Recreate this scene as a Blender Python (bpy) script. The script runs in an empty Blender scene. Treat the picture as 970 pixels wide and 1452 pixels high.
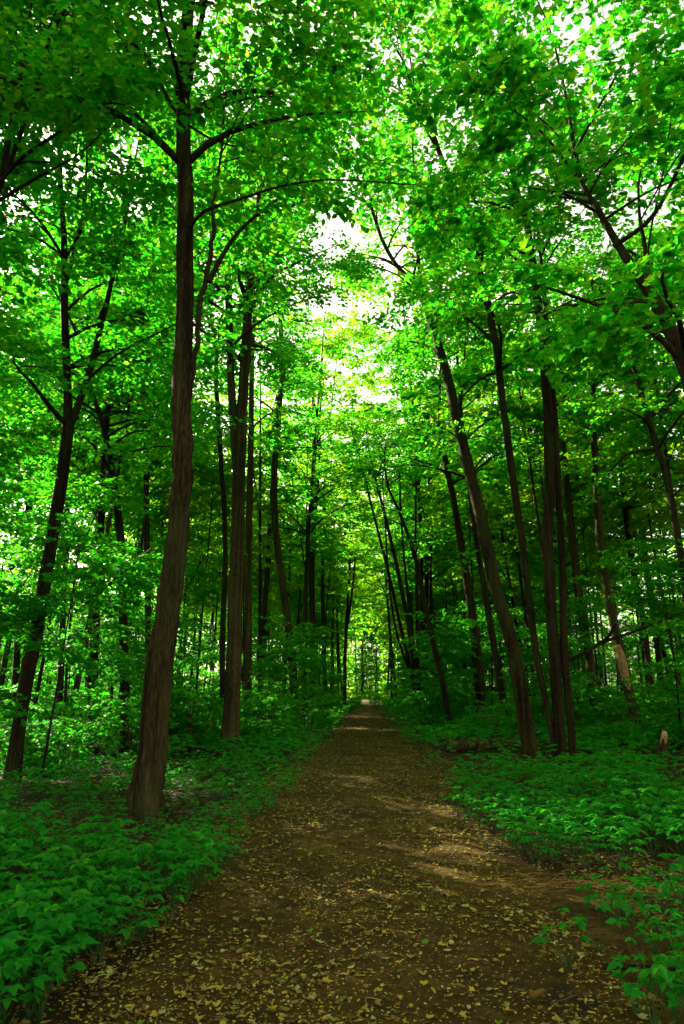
import bpy, math, random
import numpy as np
from mathutils import Vector, Matrix

random.seed(7)
RNG = np.random.default_rng(7)
S = bpy.context.scene
COL = S.collection
R = math.radians

# ------------------------------------------------------------------ camera
F, CX, CY = 968.0, 485.0, 726.0          # focal length and centre, in photo pixels (970 x 1452)
cam_d = bpy.data.cameras.new("camera")
cam_d.sensor_fit = 'VERTICAL'; cam_d.sensor_height = 36.0; cam_d.lens = 24.0
cam_d.clip_start = 0.05; cam_d.clip_end = 600.0
cam = bpy.data.objects.new("camera", cam_d); COL.objects.link(cam)
cam.location = (0.0, 0.0, 1.5)
cam.rotation_euler = (R(90 + 15.0), 0.0, R(1.95))
S.camera = cam
CAM_R = np.array(cam.rotation_euler.to_matrix())
CAM_P = np.array(cam.location)

# ------------------------------------------------------------------ light
SUN_DIR = Vector((-0.66, 0.55, 0.52)).normalized()      # from the scene towards the sun
SUN_EL = math.asin(SUN_DIR.z); SUN_ROT = math.atan2(SUN_DIR.x, SUN_DIR.y)
W = bpy.data.worlds.new("World"); S.world = W; W.use_nodes = True
nt = W.node_tree; nt.nodes.clear()
sky = nt.nodes.new('ShaderNodeTexSky'); sky.sky_type = 'NISHITA'; sky.sun_disc = False
sky.sun_elevation = SUN_EL; sky.sun_rotation = SUN_ROT; sky.dust_density = 3.0; sky.air_density = 1.0
bg = nt.nodes.new('ShaderNodeBackground'); bg.inputs['Strength'].default_value = 0.10
wo = nt.nodes.new('ShaderNodeOutputWorld')
hs = nt.nodes.new('ShaderNodeHueSaturation'); hs.inputs['Saturation'].default_value = 0.3      # a hazy, whitish summer sky
nt.links.new(sky.outputs[0], hs.inputs['Color']); tn = nt.nodes.new('ShaderNodeMixRGB'); tn.blend_type = 'MULTIPLY'; tn.inputs[0].default_value = 1.0; tn.inputs[2].default_value = (1.0, 0.90, 0.68, 1)
nt.links.new(hs.outputs[0], tn.inputs[1]); nt.links.new(tn.outputs[0], bg.inputs[0]); nt.links.new(bg.outputs[0], wo.inputs[0])
sl = bpy.data.lights.new("sun", 'SUN'); sl.energy = 5.0; sl.angle = R(0.55); sl.color = (1.0, 0.88, 0.66)
sun = bpy.data.objects.new("sun", sl); COL.objects.link(sun); sun.location = (-30, 10, 40)
sun.rotation_euler = SUN_DIR.to_track_quat('Z', 'Y').to_euler()
S.view_settings.view_transform = 'Standard'; S.view_settings.look = 'None'
S.view_settings.exposure = 2.6; S.view_settings.gamma = 1.0
c = S.cycles
c.max_bounces = 14; c.diffuse_bounces = 9; c.glossy_bounces = 2; c.transmission_bounces = 12; c.transparent_max_bounces = 4
c.caustics_reflective = False; c.caustics_refractive = False
c.use_denoising = True

# ------------------------------------------------------------------ pixel <-> place
def at(px, py, Y):
    d = CAM_R @ np.array([(px - CX) / F, -(py - CY) / F, -1.0])
    return CAM_P + d * (Y - CAM_P[1]) / d[1]
def depth(p): return float(-(CAM_R.T @ (np.asarray(p) - CAM_P))[2])
def project(P):
    Q = (np.asarray(P) - CAM_P) @ CAM_R
    z = np.maximum(-Q[..., 2], 0.01)
    return CX + F * Q[..., 0] / z, CY - F * Q[..., 1] / z, -Q[..., 2]

# ------------------------------------------------------------------ materials
def new_mat(name):
    m = bpy.data.materials.new(name); m.use_nodes = True
    n = m.node_tree.nodes; n.clear()
    return m, n, m.node_tree.links
def ramp(n, stops, interp='LINEAR'):
    r = n.new('ShaderNodeValToRGB'); cr = r.color_ramp; cr.interpolation = interp
    while len(cr.elements) < len(stops): cr.elements.new(0.5)
    for e, (p, col) in zip(cr.elements, stops): e.position = p; e.color = (*col, 1)
    return r
def leaf_mat(name, cols, tcols, trans=0.45, rough=0.55, spec=0.15):
    m, n, L = new_mat(name)
    g = n.new('ShaderNodeNewGeometry')
    oi = n.new('ShaderNodeObjectInfo')
    add = n.new('ShaderNodeMath'); add.operation = 'MULTIPLY_ADD'; add.inputs[1].default_value = 0.8
    m2 = n.new('ShaderNodeMath'); m2.operation = 'MULTIPLY'; m2.inputs[1].default_value = 0.2
    L.new(oi.outputs['Random'], m2.inputs[0])
    L.new(g.outputs['Random Per Island'], add.inputs[0]); L.new(m2.outputs[0], add.inputs[2])
    k = len(cols) - 1
    r1 = ramp(n, [(i / k, c) for i, c in enumerate(cols)])
    k = len(tcols) - 1
    r2 = ramp(n, [(i / k, c) for i, c in enumerate(tcols)])
    L.new(add.outputs[0], r1.inputs[0]); L.new(add.outputs[0], r2.inputs[0])
    p = n.new('ShaderNodeBsdfPrincipled'); p.inputs['Roughness'].default_value = rough
    p.inputs['Specular IOR Level'].default_value = spec
    L.new(r1.outputs[0], p.inputs['Base Color'])
    t = n.new('ShaderNodeBsdfTranslucent'); L.new(r2.outputs[0], t.inputs['Color'])
    mx = n.new('ShaderNodeMixShader'); mx.inputs[0].default_value = trans
    L.new(p.outputs[0], mx.inputs[1]); L.new(t.outputs[0], mx.inputs[2])
    o = n.new('ShaderNodeOutputMaterial'); L.new(mx.outputs[0], o.inputs[0])
    return m
def bark_mat(name, c0, c1, moss=0.15, scale=9.0):
    m, n, L = new_mat(name)
    tc = n.new('ShaderNodeTexCoord')
    def noise(sx, sz, det, rough=0.6):
        mp = n.new('ShaderNodeMapping'); mp.inputs['Scale'].default_value = (sx, sx, sz); L.new(tc.outputs['Object'], mp.inputs[0])
        a = n.new('ShaderNodeTexNoise'); a.inputs['Scale'].default_value = 1.0; a.inputs['Detail'].default_value = det; a.inputs['Roughness'].default_value = rough
        L.new(mp.outputs[0], a.inputs[0]); return a.outputs[0]
    def madd(x, k, y):
        q = n.new('ShaderNodeMath'); q.operation = 'MULTIPLY_ADD'; q.inputs[1].default_value = k; L.new(x, q.inputs[0])
        if isinstance(y, (int, float)): q.inputs[2].default_value = y
        else: L.new(y, q.inputs[2])
        return q.outputs[0]
    ridge = noise(scale * 1.5, 0.35, 2, 0.5)                      # long ridges that run for metres
    fine = noise(scale * 5, scale * 0.9, 6, 0.7)                   # plates and cracks
    blot = noise(1.6, 0.9, 4)                                      # damp and dry areas
    mpv = n.new('ShaderNodeMapping'); mpv.inputs['Scale'].default_value = (scale * 2.4, scale * 2.4, scale * 0.5); L.new(tc.outputs['Object'], mpv.inputs[0])
    v = n.new('ShaderNodeTexVoronoi'); v.feature = 'DISTANCE_TO_EDGE'; v.inputs['Scale'].default_value = 1.0; L.new(mpv.outputs[0], v.inputs[0])
    h = madd(v.outputs[0], 0.35, madd(fine, 0.45, madd(ridge, 0.6, -0.12)))
    hc = madd(blot, 0.35, madd(h, 1.0, -0.17))
    r = ramp(n, [(0.34, c0), (0.52, tuple(0.6 * p_ + 0.4 * q_ for p_, q_ in zip(c0, c1))), (0.72, c1)])
    L.new(hc, r.inputs[0])
    r2 = ramp(n, [(0.48, (0, 0, 0)), (0.68, (1, 1, 1))]); L.new(noise(2.2, 0.8, 4), r2.inputs[0])
    mm = n.new('ShaderNodeMath'); mm.operation = 'MULTIPLY'; mm.inputs[1].default_value = moss
    L.new(r2.outputs[0], mm.inputs[0])
    mix = n.new('ShaderNodeMixRGB'); mix.inputs[2].default_value = (0.035, 0.055, 0.010, 1)
    L.new(mm.outputs[0], mix.inputs[0]); L.new(r.outputs[0], mix.inputs[1])
    p = n.new('ShaderNodeBsdfPrincipled'); p.inputs['Roughness'].default_value = 0.9; p.inputs['Specular IOR Level'].default_value = 0.08
    L.new(mix.outputs[0], p.inputs['Base Color'])
    bu = n.new('ShaderNodeBump'); bu.inputs['Strength'].default_value = 1.0; bu.inputs['Distance'].default_value = 0.05
    L.new(h, bu.inputs['Height']); L.new(bu.outputs[0], p.inputs['Normal'])
    o = n.new('ShaderNodeOutputMaterial'); L.new(p.outputs[0], o.inputs[0])
    return m
def soil_mat(name, stops, scale):
    m, n, L = new_mat(name)
    tc = n.new('ShaderNodeTexCoord')
    a = n.new('ShaderNodeTexNoise'); a.inputs['Scale'].default_value = scale; a.inputs['Detail'].default_value = 10; a.inputs['Roughness'].default_value = 0.72
    L.new(tc.outputs['Object'], a.inputs[0])
    b = n.new('ShaderNodeTexNoise'); b.inputs['Scale'].default_value = 0.9; b.inputs['Detail'].default_value = 3
    L.new(tc.outputs['Object'], b.inputs[0])
    ad = n.new('ShaderNodeMath'); ad.operation = 'MULTIPLY_ADD'; ad.inputs[1].default_value = 0.6
    sb = n.new('ShaderNodeMath'); sb.operation = 'MULTIPLY'; sb.inputs[1].default_value = 0.4
    L.new(a.outputs[0], ad.inputs[0]); L.new(b.outputs[0], sb.inputs[0]); L.new(sb.outputs[0], ad.inputs[2])
    r = ramp(n, stops); L.new(ad.outputs[0], r.inputs[0])
    v = n.new('ShaderNodeTexVoronoi'); v.inputs['Scale'].default_value = 55
    L.new(tc.outputs['Object'], v.inputs[0])
    rv = ramp(n, [(0.0, (1, 1, 1)), (0.22, (0, 0, 0))]); L.new(v.outputs[0], rv.inputs[0])
    vm = n.new('ShaderNodeMath'); vm.operation = 'MULTIPLY'; vm.inputs[1].default_value = 0.5
    L.new(rv.outputs[0], vm.inputs[0])
    mx = n.new('ShaderNodeMixRGB'); mx.inputs[2].default_value = (0.12, 0.075, 0.016, 1)
    L.new(vm.outputs[0], mx.inputs[0]); L.new(r.outputs[0], mx.inputs[1])
    p = n.new('ShaderNodeBsdfPrincipled'); p.inputs['Roughness'].default_value = 0.95; p.inputs['Specular IOR Level'].default_value = 0.12
    L.new(mx.outputs[0], p.inputs['Base Color'])
    bu = n.new('ShaderNodeBump'); bu.inputs['Strength'].default_value = 1.0; bu.inputs['Distance'].default_value = 0.06
    L.new(a.outputs[0], bu.inputs['Height']); L.new(bu.outputs[0], p.inputs['Normal'])
    o = n.new('ShaderNodeOutputMaterial'); L.new(p.outputs[0], o.inputs[0])
    return m
def plain_mat(name, col, col2, scale=12.0, rough=0.85):
    m, n, L = new_mat(name)
    tc = n.new('ShaderNodeTexCoord'); a = n.new('ShaderNodeTexNoise'); a.inputs['Scale'].default_value = scale; a.inputs['Detail'].default_value = 6
    L.new(tc.outputs['Object'], a.inputs[0])
    r = ramp(n, [(0.35, col), (0.65, col2)]); L.new(a.outputs[0], r.inputs[0])
    p = n.new('ShaderNodeBsdfPrincipled'); p.inputs['Roughness'].default_value = rough; p.inputs['Specular IOR Level'].default_value = 0.15
    L.new(r.outputs[0], p.inputs['Base Color'])
    bu = n.new('ShaderNodeBump'); bu.inputs['Strength'].default_value = 0.6; bu.inputs['Distance'].default_value = 0.01
    L.new(a.outputs[0], bu.inputs['Height']); L.new(bu.outputs[0], p.inputs['Normal'])
    o = n.new('ShaderNodeOutputMaterial'); L.new(p.outputs[0], o.inputs[0])
    return m

M_CANOPY = leaf_mat("canopy_leaf", [(0.003, 0.058, 0.004), (0.005, 0.087, 0.0045), (0.010, 0.107, 0.0045), (0.02, 0.12, 0.005), (0.042, 0.11, 0.005)],
                    [(0.012, 0.38, 0.009), (0.028, 0.50, 0.009), (0.065, 0.57, 0.009), (0.16, 0.62, 0.009), (0.28, 0.58, 0.009)], 0.56)
M_GLOW_TINT = leaf_mat("glow_tinted_leaf", [(0.012, 0.09, 0.003), (0.03, 0.12, 0.004), (0.06, 0.14, 0.004), (0.10, 0.14, 0.006)],
                  [(0.07, 0.46, 0.006), (0.16, 0.56, 0.006), (0.30, 0.62, 0.006), (0.45, 0.60, 0.010)], 0.58)  # sunny glow of the distance put into a yellower leaf colour
M_UNDER = leaf_mat("undergrowth_leaf", [(0.003, 0.065, 0.004), (0.006, 0.10, 0.005), (0.012, 0.12, 0.005), (0.035, 0.13, 0.005)],
                   [(0.02, 0.44, 0.009), (0.06, 0.52, 0.009), (0.16, 0.58, 0.009)], 0.52, 0.55, 0.15)
M_HERB = leaf_mat("herb_leaf", [(0.003, 0.10, 0.005), (0.005, 0.15, 0.006), (0.011, 0.18, 0.006), (0.045, 0.20, 0.005)],
                  [(0.010, 0.42, 0.012), (0.025, 0.52, 0.012), (0.14, 0.58, 0.010)], 0.38, 0.6, 0.14)
M_STALK = plain_mat("green_stalk", (0.02, 0.06, 0.012), (0.03, 0.09, 0.015))
M_BARK = bark_mat("brown_bark", (0.008, 0.0062, 0.002), (0.068, 0.056, 0.019), 0.45)
M_BARK_DARK = bark_mat("dark_bark", (0.006, 0.0047, 0.0018), (0.043, 0.034, 0.012), 0.4)
M_BARK_PALE = bark_mat("pale_brown_bark", (0.016, 0.012, 0.004), (0.112, 0.086, 0.034), 0.3)
M_LOG = bark_mat('log_bark', (0.012, 0.008, 0.003), (0.20, 0.13, 0.052), 0.25)
M_WOOD = plain_mat("pale_wood", (0.22, 0.13, 0.05), (0.42, 0.27, 0.12), 9)
M_STRAW = plain_mat("dry_straw", (0.16, 0.095, 0.022), (0.27, 0.17, 0.045), 30)
M_TWIG = plain_mat("twig_bark", (0.03, 0.02, 0.012), (0.07, 0.045, 0.025))
M_FLOOR = soil_mat("forest_floor", [(0.3, (0.014, 0.010, 0.003)), (0.55, (0.034, 0.023, 0.006)), (0.75, (0.06, 0.039, 0.010))], 14)
M_PATH = soil_mat("path_soil", [(0.3, (0.014, 0.0085, 0.001)), (0.5, (0.054, 0.032, 0.0035)), (0.66, (0.13, 0.079, 0.009))], 10)
LITTER = {
    'yellow': leaf_mat("yellow_litter", [(0.234, 0.185, 0.014), (0.325, 0.248, 0.023), (0.380, 0.305, 0.037)], [(0.363, 0.276, 0.023), (0.363, 0.276, 0.023)], 0.15, 0.6),
    'brown': leaf_mat("brown_litter", [(0.048, 0.029, 0.005), (0.104, 0.060, 0.010), (0.153, 0.093, 0.017)], [(0.139, 0.070, 0.013), (0.139, 0.070, 0.013)], 0.1, 0.7),
    'tan': leaf_mat("tan_litter", [(0.132, 0.099, 0.019), (0.188, 0.142, 0.029), (0.236, 0.191, 0.050)], [(0.209, 0.142, 0.025), (0.209, 0.142, 0.025)], 0.1, 0.65),
    'pale': leaf_mat("pale_litter", [(0.209, 0.230, 0.060), (0.288, 0.301, 0.095), (0.244, 0.294, 0.060)], [(0.261, 0.265, 0.049), (0.261, 0.265, 0.049)], 0.1, 0.6),
    'green': leaf_mat("green_litter", [(0.048, 0.142, 0.008), (0.098, 0.184, 0.013), (0.153, 0.212, 0.017)], [(0.070, 0.212, 0.013), (0.139, 0.212, 0.013)], 0.2, 0.5),
}

# ------------------------------------------------------------------ mesh helpers
def mesh_np(name, V, faces, mat, smooth=False):
    """faces: list of (n,k) index arrays"""
    me = bpy.data.meshes.new(name)
    V = np.asarray(V, dtype=np.float32)
    me.vertices.add(len(V)); me.vertices.foreach_set("co", V.ravel())
    loops = np.concatenate([f.ravel() for f in faces]).astype(np.int32)
    counts = np.concatenate([np.full(len(f), f.shape[1]) for f in faces]).astype(np.int32)
    starts = np.concatenate([[0], np.cumsum(counts)[:-1]]).astype(np.int32)
    me.loops.add(len(loops)); me.loops.foreach_set("vertex_index", loops)
    me.polygons.add(len(counts)); me.polygons.foreach_set("loop_start", starts)
    if smooth: me.polygons.foreach_set("use_smooth", np.ones(len(counts), dtype=bool))
    me.update(calc_edges=True); me.validate()
    me.materials.append(mat)
    return me
def link(name, me, parent=None, loc=None):
    o = bpy.data.objects.new(name, me); COL.objects.link(o)
    if parent is not None: o.parent = parent
    if loc is not None: o.location = loc
    return o
def tag(o, label=None, cat=None, group=None, kind=None):
    if label: o['label'] = label
    if cat: o['category'] = cat
    if group: o['group'] = group
    if kind: o['kind'] = kind
    return o
def empty(name, loc=(0, 0, 0), rz=0.0):
    o = bpy.data.objects.new(name, None); COL.objects.link(o)
    o.empty_display_size = 0.2; o.location = loc; o.rotation_euler = (0, 0, rz)
    return o
KIDS = {}
def part(name, me, parent, kind=None):
    o = link(name, me, parent); KIDS.setdefault(parent.name, []).append(o)
    if kind: o['kind'] = kind
    return o
def dup(root, loc, rz=0.0, sc=1.0, label=None, group=None, tilt=(0, 0)):
    r = root.copy(); COL.objects.link(r); r.location = loc
    r.rotation_euler = (tilt[0], tilt[1], rz); r.scale = (sc, sc, sc)
    if label: r['label'] = label
    if group: r['group'] = group
    for ch in KIDS.get(root.name, []):
        k = ch.copy(); COL.objects.link(k); k.parent = r
    return r

def smooth_line(pts, n):
    """Catmull-Rom through rows of pts, n samples"""
    P = np.asarray(pts, float)
    if len(P) < 3:
        t = np.linspace(0, 1, n)[:, None]; return P[0] * (1 - t) + P[-1] * t
    E = np.vstack([2 * P[0] - P[1], P, 2 * P[-1] - P[-2]])
    out = []
    for u in np.linspace(0, len(P) - 1, n):
        i = min(int(u), len(P) - 2); t = u - i
        a, b, c_, d = E[i], E[i + 1], E[i + 2], E[i + 3]
        out.append(0.5 * (2 * b + (c_ - a) * t + (2 * a - 5 * b + 4 * c_ - d) * t * t + (3 * b - a - 3 * c_ + d) * t ** 3))
    return np.array(out)
def tube(P, rad, seg=10, flute=0.0, flare=0.0, seed=0, start_cap=False):
    P = np.asarray(P, float); rad = np.asarray(rad, float); n = len(P)
    T = np.gradient(P, axis=0); T /= np.linalg.norm(T, axis=1)[:, None] + 1e-9
    ref = np.array([0, 1.0, 0]) if abs(T[:, 1]).mean() < 0.8 else np.array([1.0, 0, 0])
    A = np.cross(T, ref); A /= np.linalg.norm(A, axis=1)[:, None] + 1e-9
    B = np.cross(T, A)
    th = np.linspace(0, 2 * np.pi, seg, endpoint=False)
    rg = np.random.default_rng(seed)
    ph = rg.uniform(0, 6.28, 8)
    z = np.concatenate([[0], np.cumsum(np.linalg.norm(np.diff(P, axis=0), axis=1))])
    rr = rad[:, None] * np.ones((1, seg))
    if flute:
        f = np.zeros((n, seg))
        for i, k in enumerate((2, 3, 5, 8, 13)):
            f += np.sin(k * th[None, :] + ph[i] + 0.9 * np.sin(z[:, None] * (0.25 + 0.12 * i) + ph[i - 1])) / (1 + 0.25 * i)
        f += 0.8 * np.sin(z[:, None] * 1.7 + ph[5]) + 0.5 * np.sin(z[:, None] * 4.1 + ph[6])
        f += rg.normal(0, 0.35, (n, seg))
        rr *= 1 + flute * f
    if flare:
        e = np.exp(-z / 0.38)[:, None]
        rr *= 1 + flare * e * (1 + 0.45 * np.cos(4 * th + ph[0])[None, :] + 0.3 * np.cos(7 * th + ph[1])[None, :])
    V = P[:, None, :] + rr[..., None] * (np.cos(th)[None, :, None] * A[:, None, :] + np.sin(th)[None, :, None] * B[:, None, :])
    V = V.reshape(-1, 3)
    i = np.arange(n - 1)[:, None] * seg; j = np.arange(seg)[None, :]; j2 = (j + 1) % seg
    Q = np.stack([i + j, i + j2, i + seg + j2, i + seg + j], -1).reshape(-1, 4)
    tip = len(V); V = np.vstack([V, P[-1] + T[-1] * rad[-1] * 0.5])
    k = np.arange(seg); base = (n - 1) * seg
    tri = [np.stack([base + k, base + (k + 1) % seg, np.full(seg, tip)], -1)]
    if start_cap:
        s = len(V); V = np.vstack([V, P[0]])
        tri.append(np.stack([(k + 1) % seg, k, np.full(seg, s)], -1))
    return V, [Q] + tri
def join(items):
    Vs, Fs, o = [], {}, 0
    for V, F_ in items:
        Vs.append(V)
        for f in F_: Fs.setdefault(f.shape[1], []).append(f + o)
        o += len(V)
    return np.vstack(Vs), [np.vstack(v) for v in Fs.values()]

# leaf templates: (verts, [faces]); leaf lies along +y, face up +z
LEAF2 = (np.array([(0, 0, 0), (.33, .45, .07), (0, 1, -.04), (-.33, .45, .07)], float), [np.array([(0, 1, 2), (0, 2, 3)])])
LEAF4 = (np.array([(0, 0, 0), (.27, .28, .06), (.25, .62, .05), (0, 1, -.08), (-.25, .62, .05), (-.27, .28, .06)], float),
         [np.array([(0, 1, 2, 3), (0, 3, 4, 5)])])
_ml = [(0, 0), (.16, -.02), (.42, .06), (.30, .20), (.52, .46), (.26, .44), (.20, .62), (0, 1.0)]
_mv = [(x, y, 0.07 * abs(x) * 2 - 0.06 * y * y) for x, y in _ml] + [(-x, y, 0.07 * abs(x) * 2 - 0.06 * y * y) for x, y in _ml[-2:0:-1]]
MAPLE = (np.array(_mv + [(0, .35, -.01)], float), [np.array([(14, i, (i + 1) % 14) for i in range(14)])])
def leaves(name, P, Rm, Sc, tpl, mat):
    V, Fs = tpl; n = len(P); k = len(V)
    X = np.einsum('nij,vj->nvi', Rm, V) * np.asarray(Sc)[:, None, None] + P[:, None, :]
    off = (np.arange(n) * k)[:, None, None]
    return mesh_np(name, X.reshape(-1, 3), [(f[None] + off).reshape(-1, f.shape[1]) for f in Fs], mat)
def frames(D, rng, tilt=0.5):
    """rotation matrices whose y column is D, z roughly up with random tilt"""
    D = D / (np.linalg.norm(D, axis=1)[:, None] + 1e-9)
    up = np.tile([0, 0, 1.0], (len(D), 1)) + rng.normal(0, tilt, D.shape)
    X = np.cross(D, up); X /= np.linalg.norm(X, axis=1)[:, None] + 1e-9
    Z = np.cross(X, D)
    return np.stack([X, D, Z], -1)

# sprays: a flat fan of leaves along a forked twig of unit length
def make_spray(n, rng):
    P, D = [], []
    for _ in range(n):
        t = rng.uniform(0.08, 1.0); side = rng.choice([-1, 1])
        L = 0.62 * (1.08 - t) * rng.uniform(0.05, 1.0)
        a = R(rng.uniform(38, 62)) * side
        base = np.array([0.05 * math.sin(5 * t), t, -0.16 * t * t])
        p = base + L * np.array([math.sin(a), math.cos(a), -0.22 * L]) + rng.normal(0, 0.022, 3)
        b = a * rng.uniform(0.3, 1.6) + rng.normal(0, 0.5)
        P.append(p); D.append((math.sin(b), math.cos(b), rng.uniform(-0.55, 0.12)))
    return np.array(P), np.array(D)
SPRAYS = {n: [make_spray(n, RNG) for _ in range(6)] for n in (14, 22, 34, 48)}
def spray_leaves(sprays, n, leaf, rng, tilt=0.45):
    """sprays: list of (pos, dir, length) -> P, R, S arrays"""
    Ps, Rs, Ss = [], [], []
    T = SPRAYS[n]
    for pos, d, L in sprays:
        p0, d0 = T[rng.integers(6)]
        d = d / (np.linalg.norm(d) + 1e-9)
        up = np.array([0, 0, 1.0]) + rng.normal(0, 0.16, 3)
        X = np.cross(d, up); X /= np.linalg.norm(X) + 1e-9
        Mx = np.stack([X, d, np.cross(X, d)], -1)
        Ps.append(p0 @ Mx.T * L + pos)
        Rs.append(frames(d0 @ Mx.T, rng, tilt))
        Ss.append(rng.uniform(0.65, 1.25, n) * leaf * 1.2)
    return np.vstack(Ps), np.vstack(Rs), np.concatenate(Ss)
def spray_twigs(sprays, r=0.006):
    V = []; 
    for pos, d, L in sprays:
        d = d / (np.linalg.norm(d) + 1e-9)
        x = np.cross(d, [0, 0, 1.0]); x /= np.linalg.norm(x) + 1e-9
        z = np.cross(x, d)
        e = pos + d * L * 0.8 - np.array([0, 0, 0.1 * L])
        V += [pos + x * r, pos - x * r, pos + z * r * 1.6, e]
    V = np.array(V); k = np.arange(len(sprays))[:, None] * 4
    return V, [np.vstack([k + np.array([0, 1, 3]), k + np.array([1, 2, 3]), k + np.array([2, 0, 3])])]

# gaps in the canopy where the photograph shows open sky: (px, py, rx, ry, share of sprays kept)
GAPS = [(565, 345, 45, 75, 0.12), (690, 340, 50, 90, 0.35), (615, 200, 30, 60, 0.4), (650, 560, 60, 60, 0.35), (720, 560, 60, 80, 0.45), (478, 325, 46, 40, 0.15), (20, 450, 38, 40, 0.05), (95, 215, 60, 45, 0.45), (180, 195, 50, 25, 0.4), (500, 60, 40, 80, 0.55), (570, 140, 40, 60, 0.6), (900, 580, 60, 60, 0.5)]
SUN_GAPS = [((4.1, 15.1, 1.2), .6), ((3.2, 19.4, .3), .6), ((8.9, 24.0, 2.3), .8), ((7.3, 17.0, .4), .7), ((1.95, 6.0, 0), .5), ((-3.4, 18.3, 5.0), .6), ((-3, 42, 9), 1.4), ((-2, 52, 7), 1.4), ((2.5, 48, 11), 1.4), ((0, 62, 6), 1.4), ((-6, 36, 6), 1.2)]
def carve(sprays, rng, off=np.zeros(3)):
    if not sprays: return sprays
    C = np.array([p + d / (np.linalg.norm(d) + 1e-9) * L * 0.5 for p, d, L in sprays]) + off
    x, y, z = project(C)
    keep = np.ones(len(C), bool); u = rng.uniform(0, 1, len(C))
    for gx, gy, rx, ry, k in GAPS:
        ins = ((x - gx) / rx) ** 2 + ((y - gy) / ry) ** 2 < 1
        keep &= ~(ins & (u > k) & (z > 0))
    s = np.array(SUN_DIR)
    for p, r in SUN_GAPS:
        w = C - np.array(p); t = w @ s
        keep &= ~((np.linalg.norm(w - t[:, None] * s, axis=1) < r) & (t > 0))
    keep &= ~((z > 0) & (z < 3.2) & (abs(x - CX) < 700))          # nothing hangs in the lens
    return [s_ for s_, k in zip(sprays, keep) if k]

def grow(stems, n_limbs, h0, limb_len, rng, spray_len=1.0, top=True, lean=(0, 0), per=7, az_range=None):
    """limbs and sprays on stems (list of (pts, radii)); returns limb tubes and spray list"""
    limbs, sprays = [], []
    lens = np.array([len(s[0]) for s in stems])
    H = max(s[0][:, 2].max() for s in stems)
    ga = rng.uniform(0, 6.28)
    for i in range(n_limbs):
        P, rd = stems[rng.choice(len(stems), p=lens / lens.sum())]
        ok = np.where(P[:, 2] > h0)[0]
        if len(ok) == 0: continue
        j = ok[int(len(ok) * rng.uniform(0, 0.98))]
        f = (P[j, 2] - h0) / max(H - h0, 0.1)
        ga += 2.4 + rng.normal(0, 0.4)
        az = ga if az_range is None else rng.uniform(*az_range)
        L = limb_len * (1.0 - 0.55 * f) * rng.uniform(0.65, 1.2)
        e0 = R(rng.uniform(15, 50)) + f * 0.5
        pts = [P[j].copy()]; e = e0; a = az
        for s in range(5):
            pts.append(pts[-1] + L / 5 * np.array([math.cos(a) * math.cos(e) + lean[0], math.sin(a) * math.cos(e) + lean[1], math.sin(e)]))
            e -= rng.uniform(0.08, 0.28); a += rng.normal(0, 0.18)
        pts = np.array(pts)
        r0 = min(rd[j] * 0.55, 0.012 + 0.016 * L)
        limbs.append((smooth_line(pts, 8), np.linspace(r0, 0.006, 8)))
        for s in range(per):
            t = rng.uniform(0.25, 1.0); k = t * 5; q = min(int(k), 4)
            p = pts[q] + (pts[q + 1] - pts[q]) * (k - q); d = pts[q + 1] - pts[q]
            b = math.atan2(d[1], d[0]) + rng.choice([-1, 1]) * rng.uniform(0.1, 1.25)
            el = rng.uniform(-0.3, 0.35)
            dd = np.array([math.cos(b) * math.cos(el), math.sin(b) * math.cos(el), math.sin(el)])
            sprays.append((p, dd, spray_len * rng.uniform(0.7, 1.35) * (1.15 - 0.35 * t)))
            if rng.uniform() < 0.55:                              # a second spray further out on the side twig
                p2 = p + dd * 0.6 * spray_len; b2 = b + rng.normal(0, 0.5)
                sprays.append((p2, np.array([math.cos(b2), math.sin(b2), rng.uniform(-0.35, 0.2)]), spray_len * rng.uniform(0.6, 1.1)))
    return limbs, sprays

def stem_from_px(px, Y, wf=0.93):
    """px: [(x, y, width)] from the base up, at distance Y -> pts, radii; the base point is dropped onto the ground"""
    P = [at(x, y, Y) for x, y, w in px]; r = [wf * w / 2 / F * depth(p) for p, (x, y, w) in zip(P, px)]
    return np.array(P), np.array(r)

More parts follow.
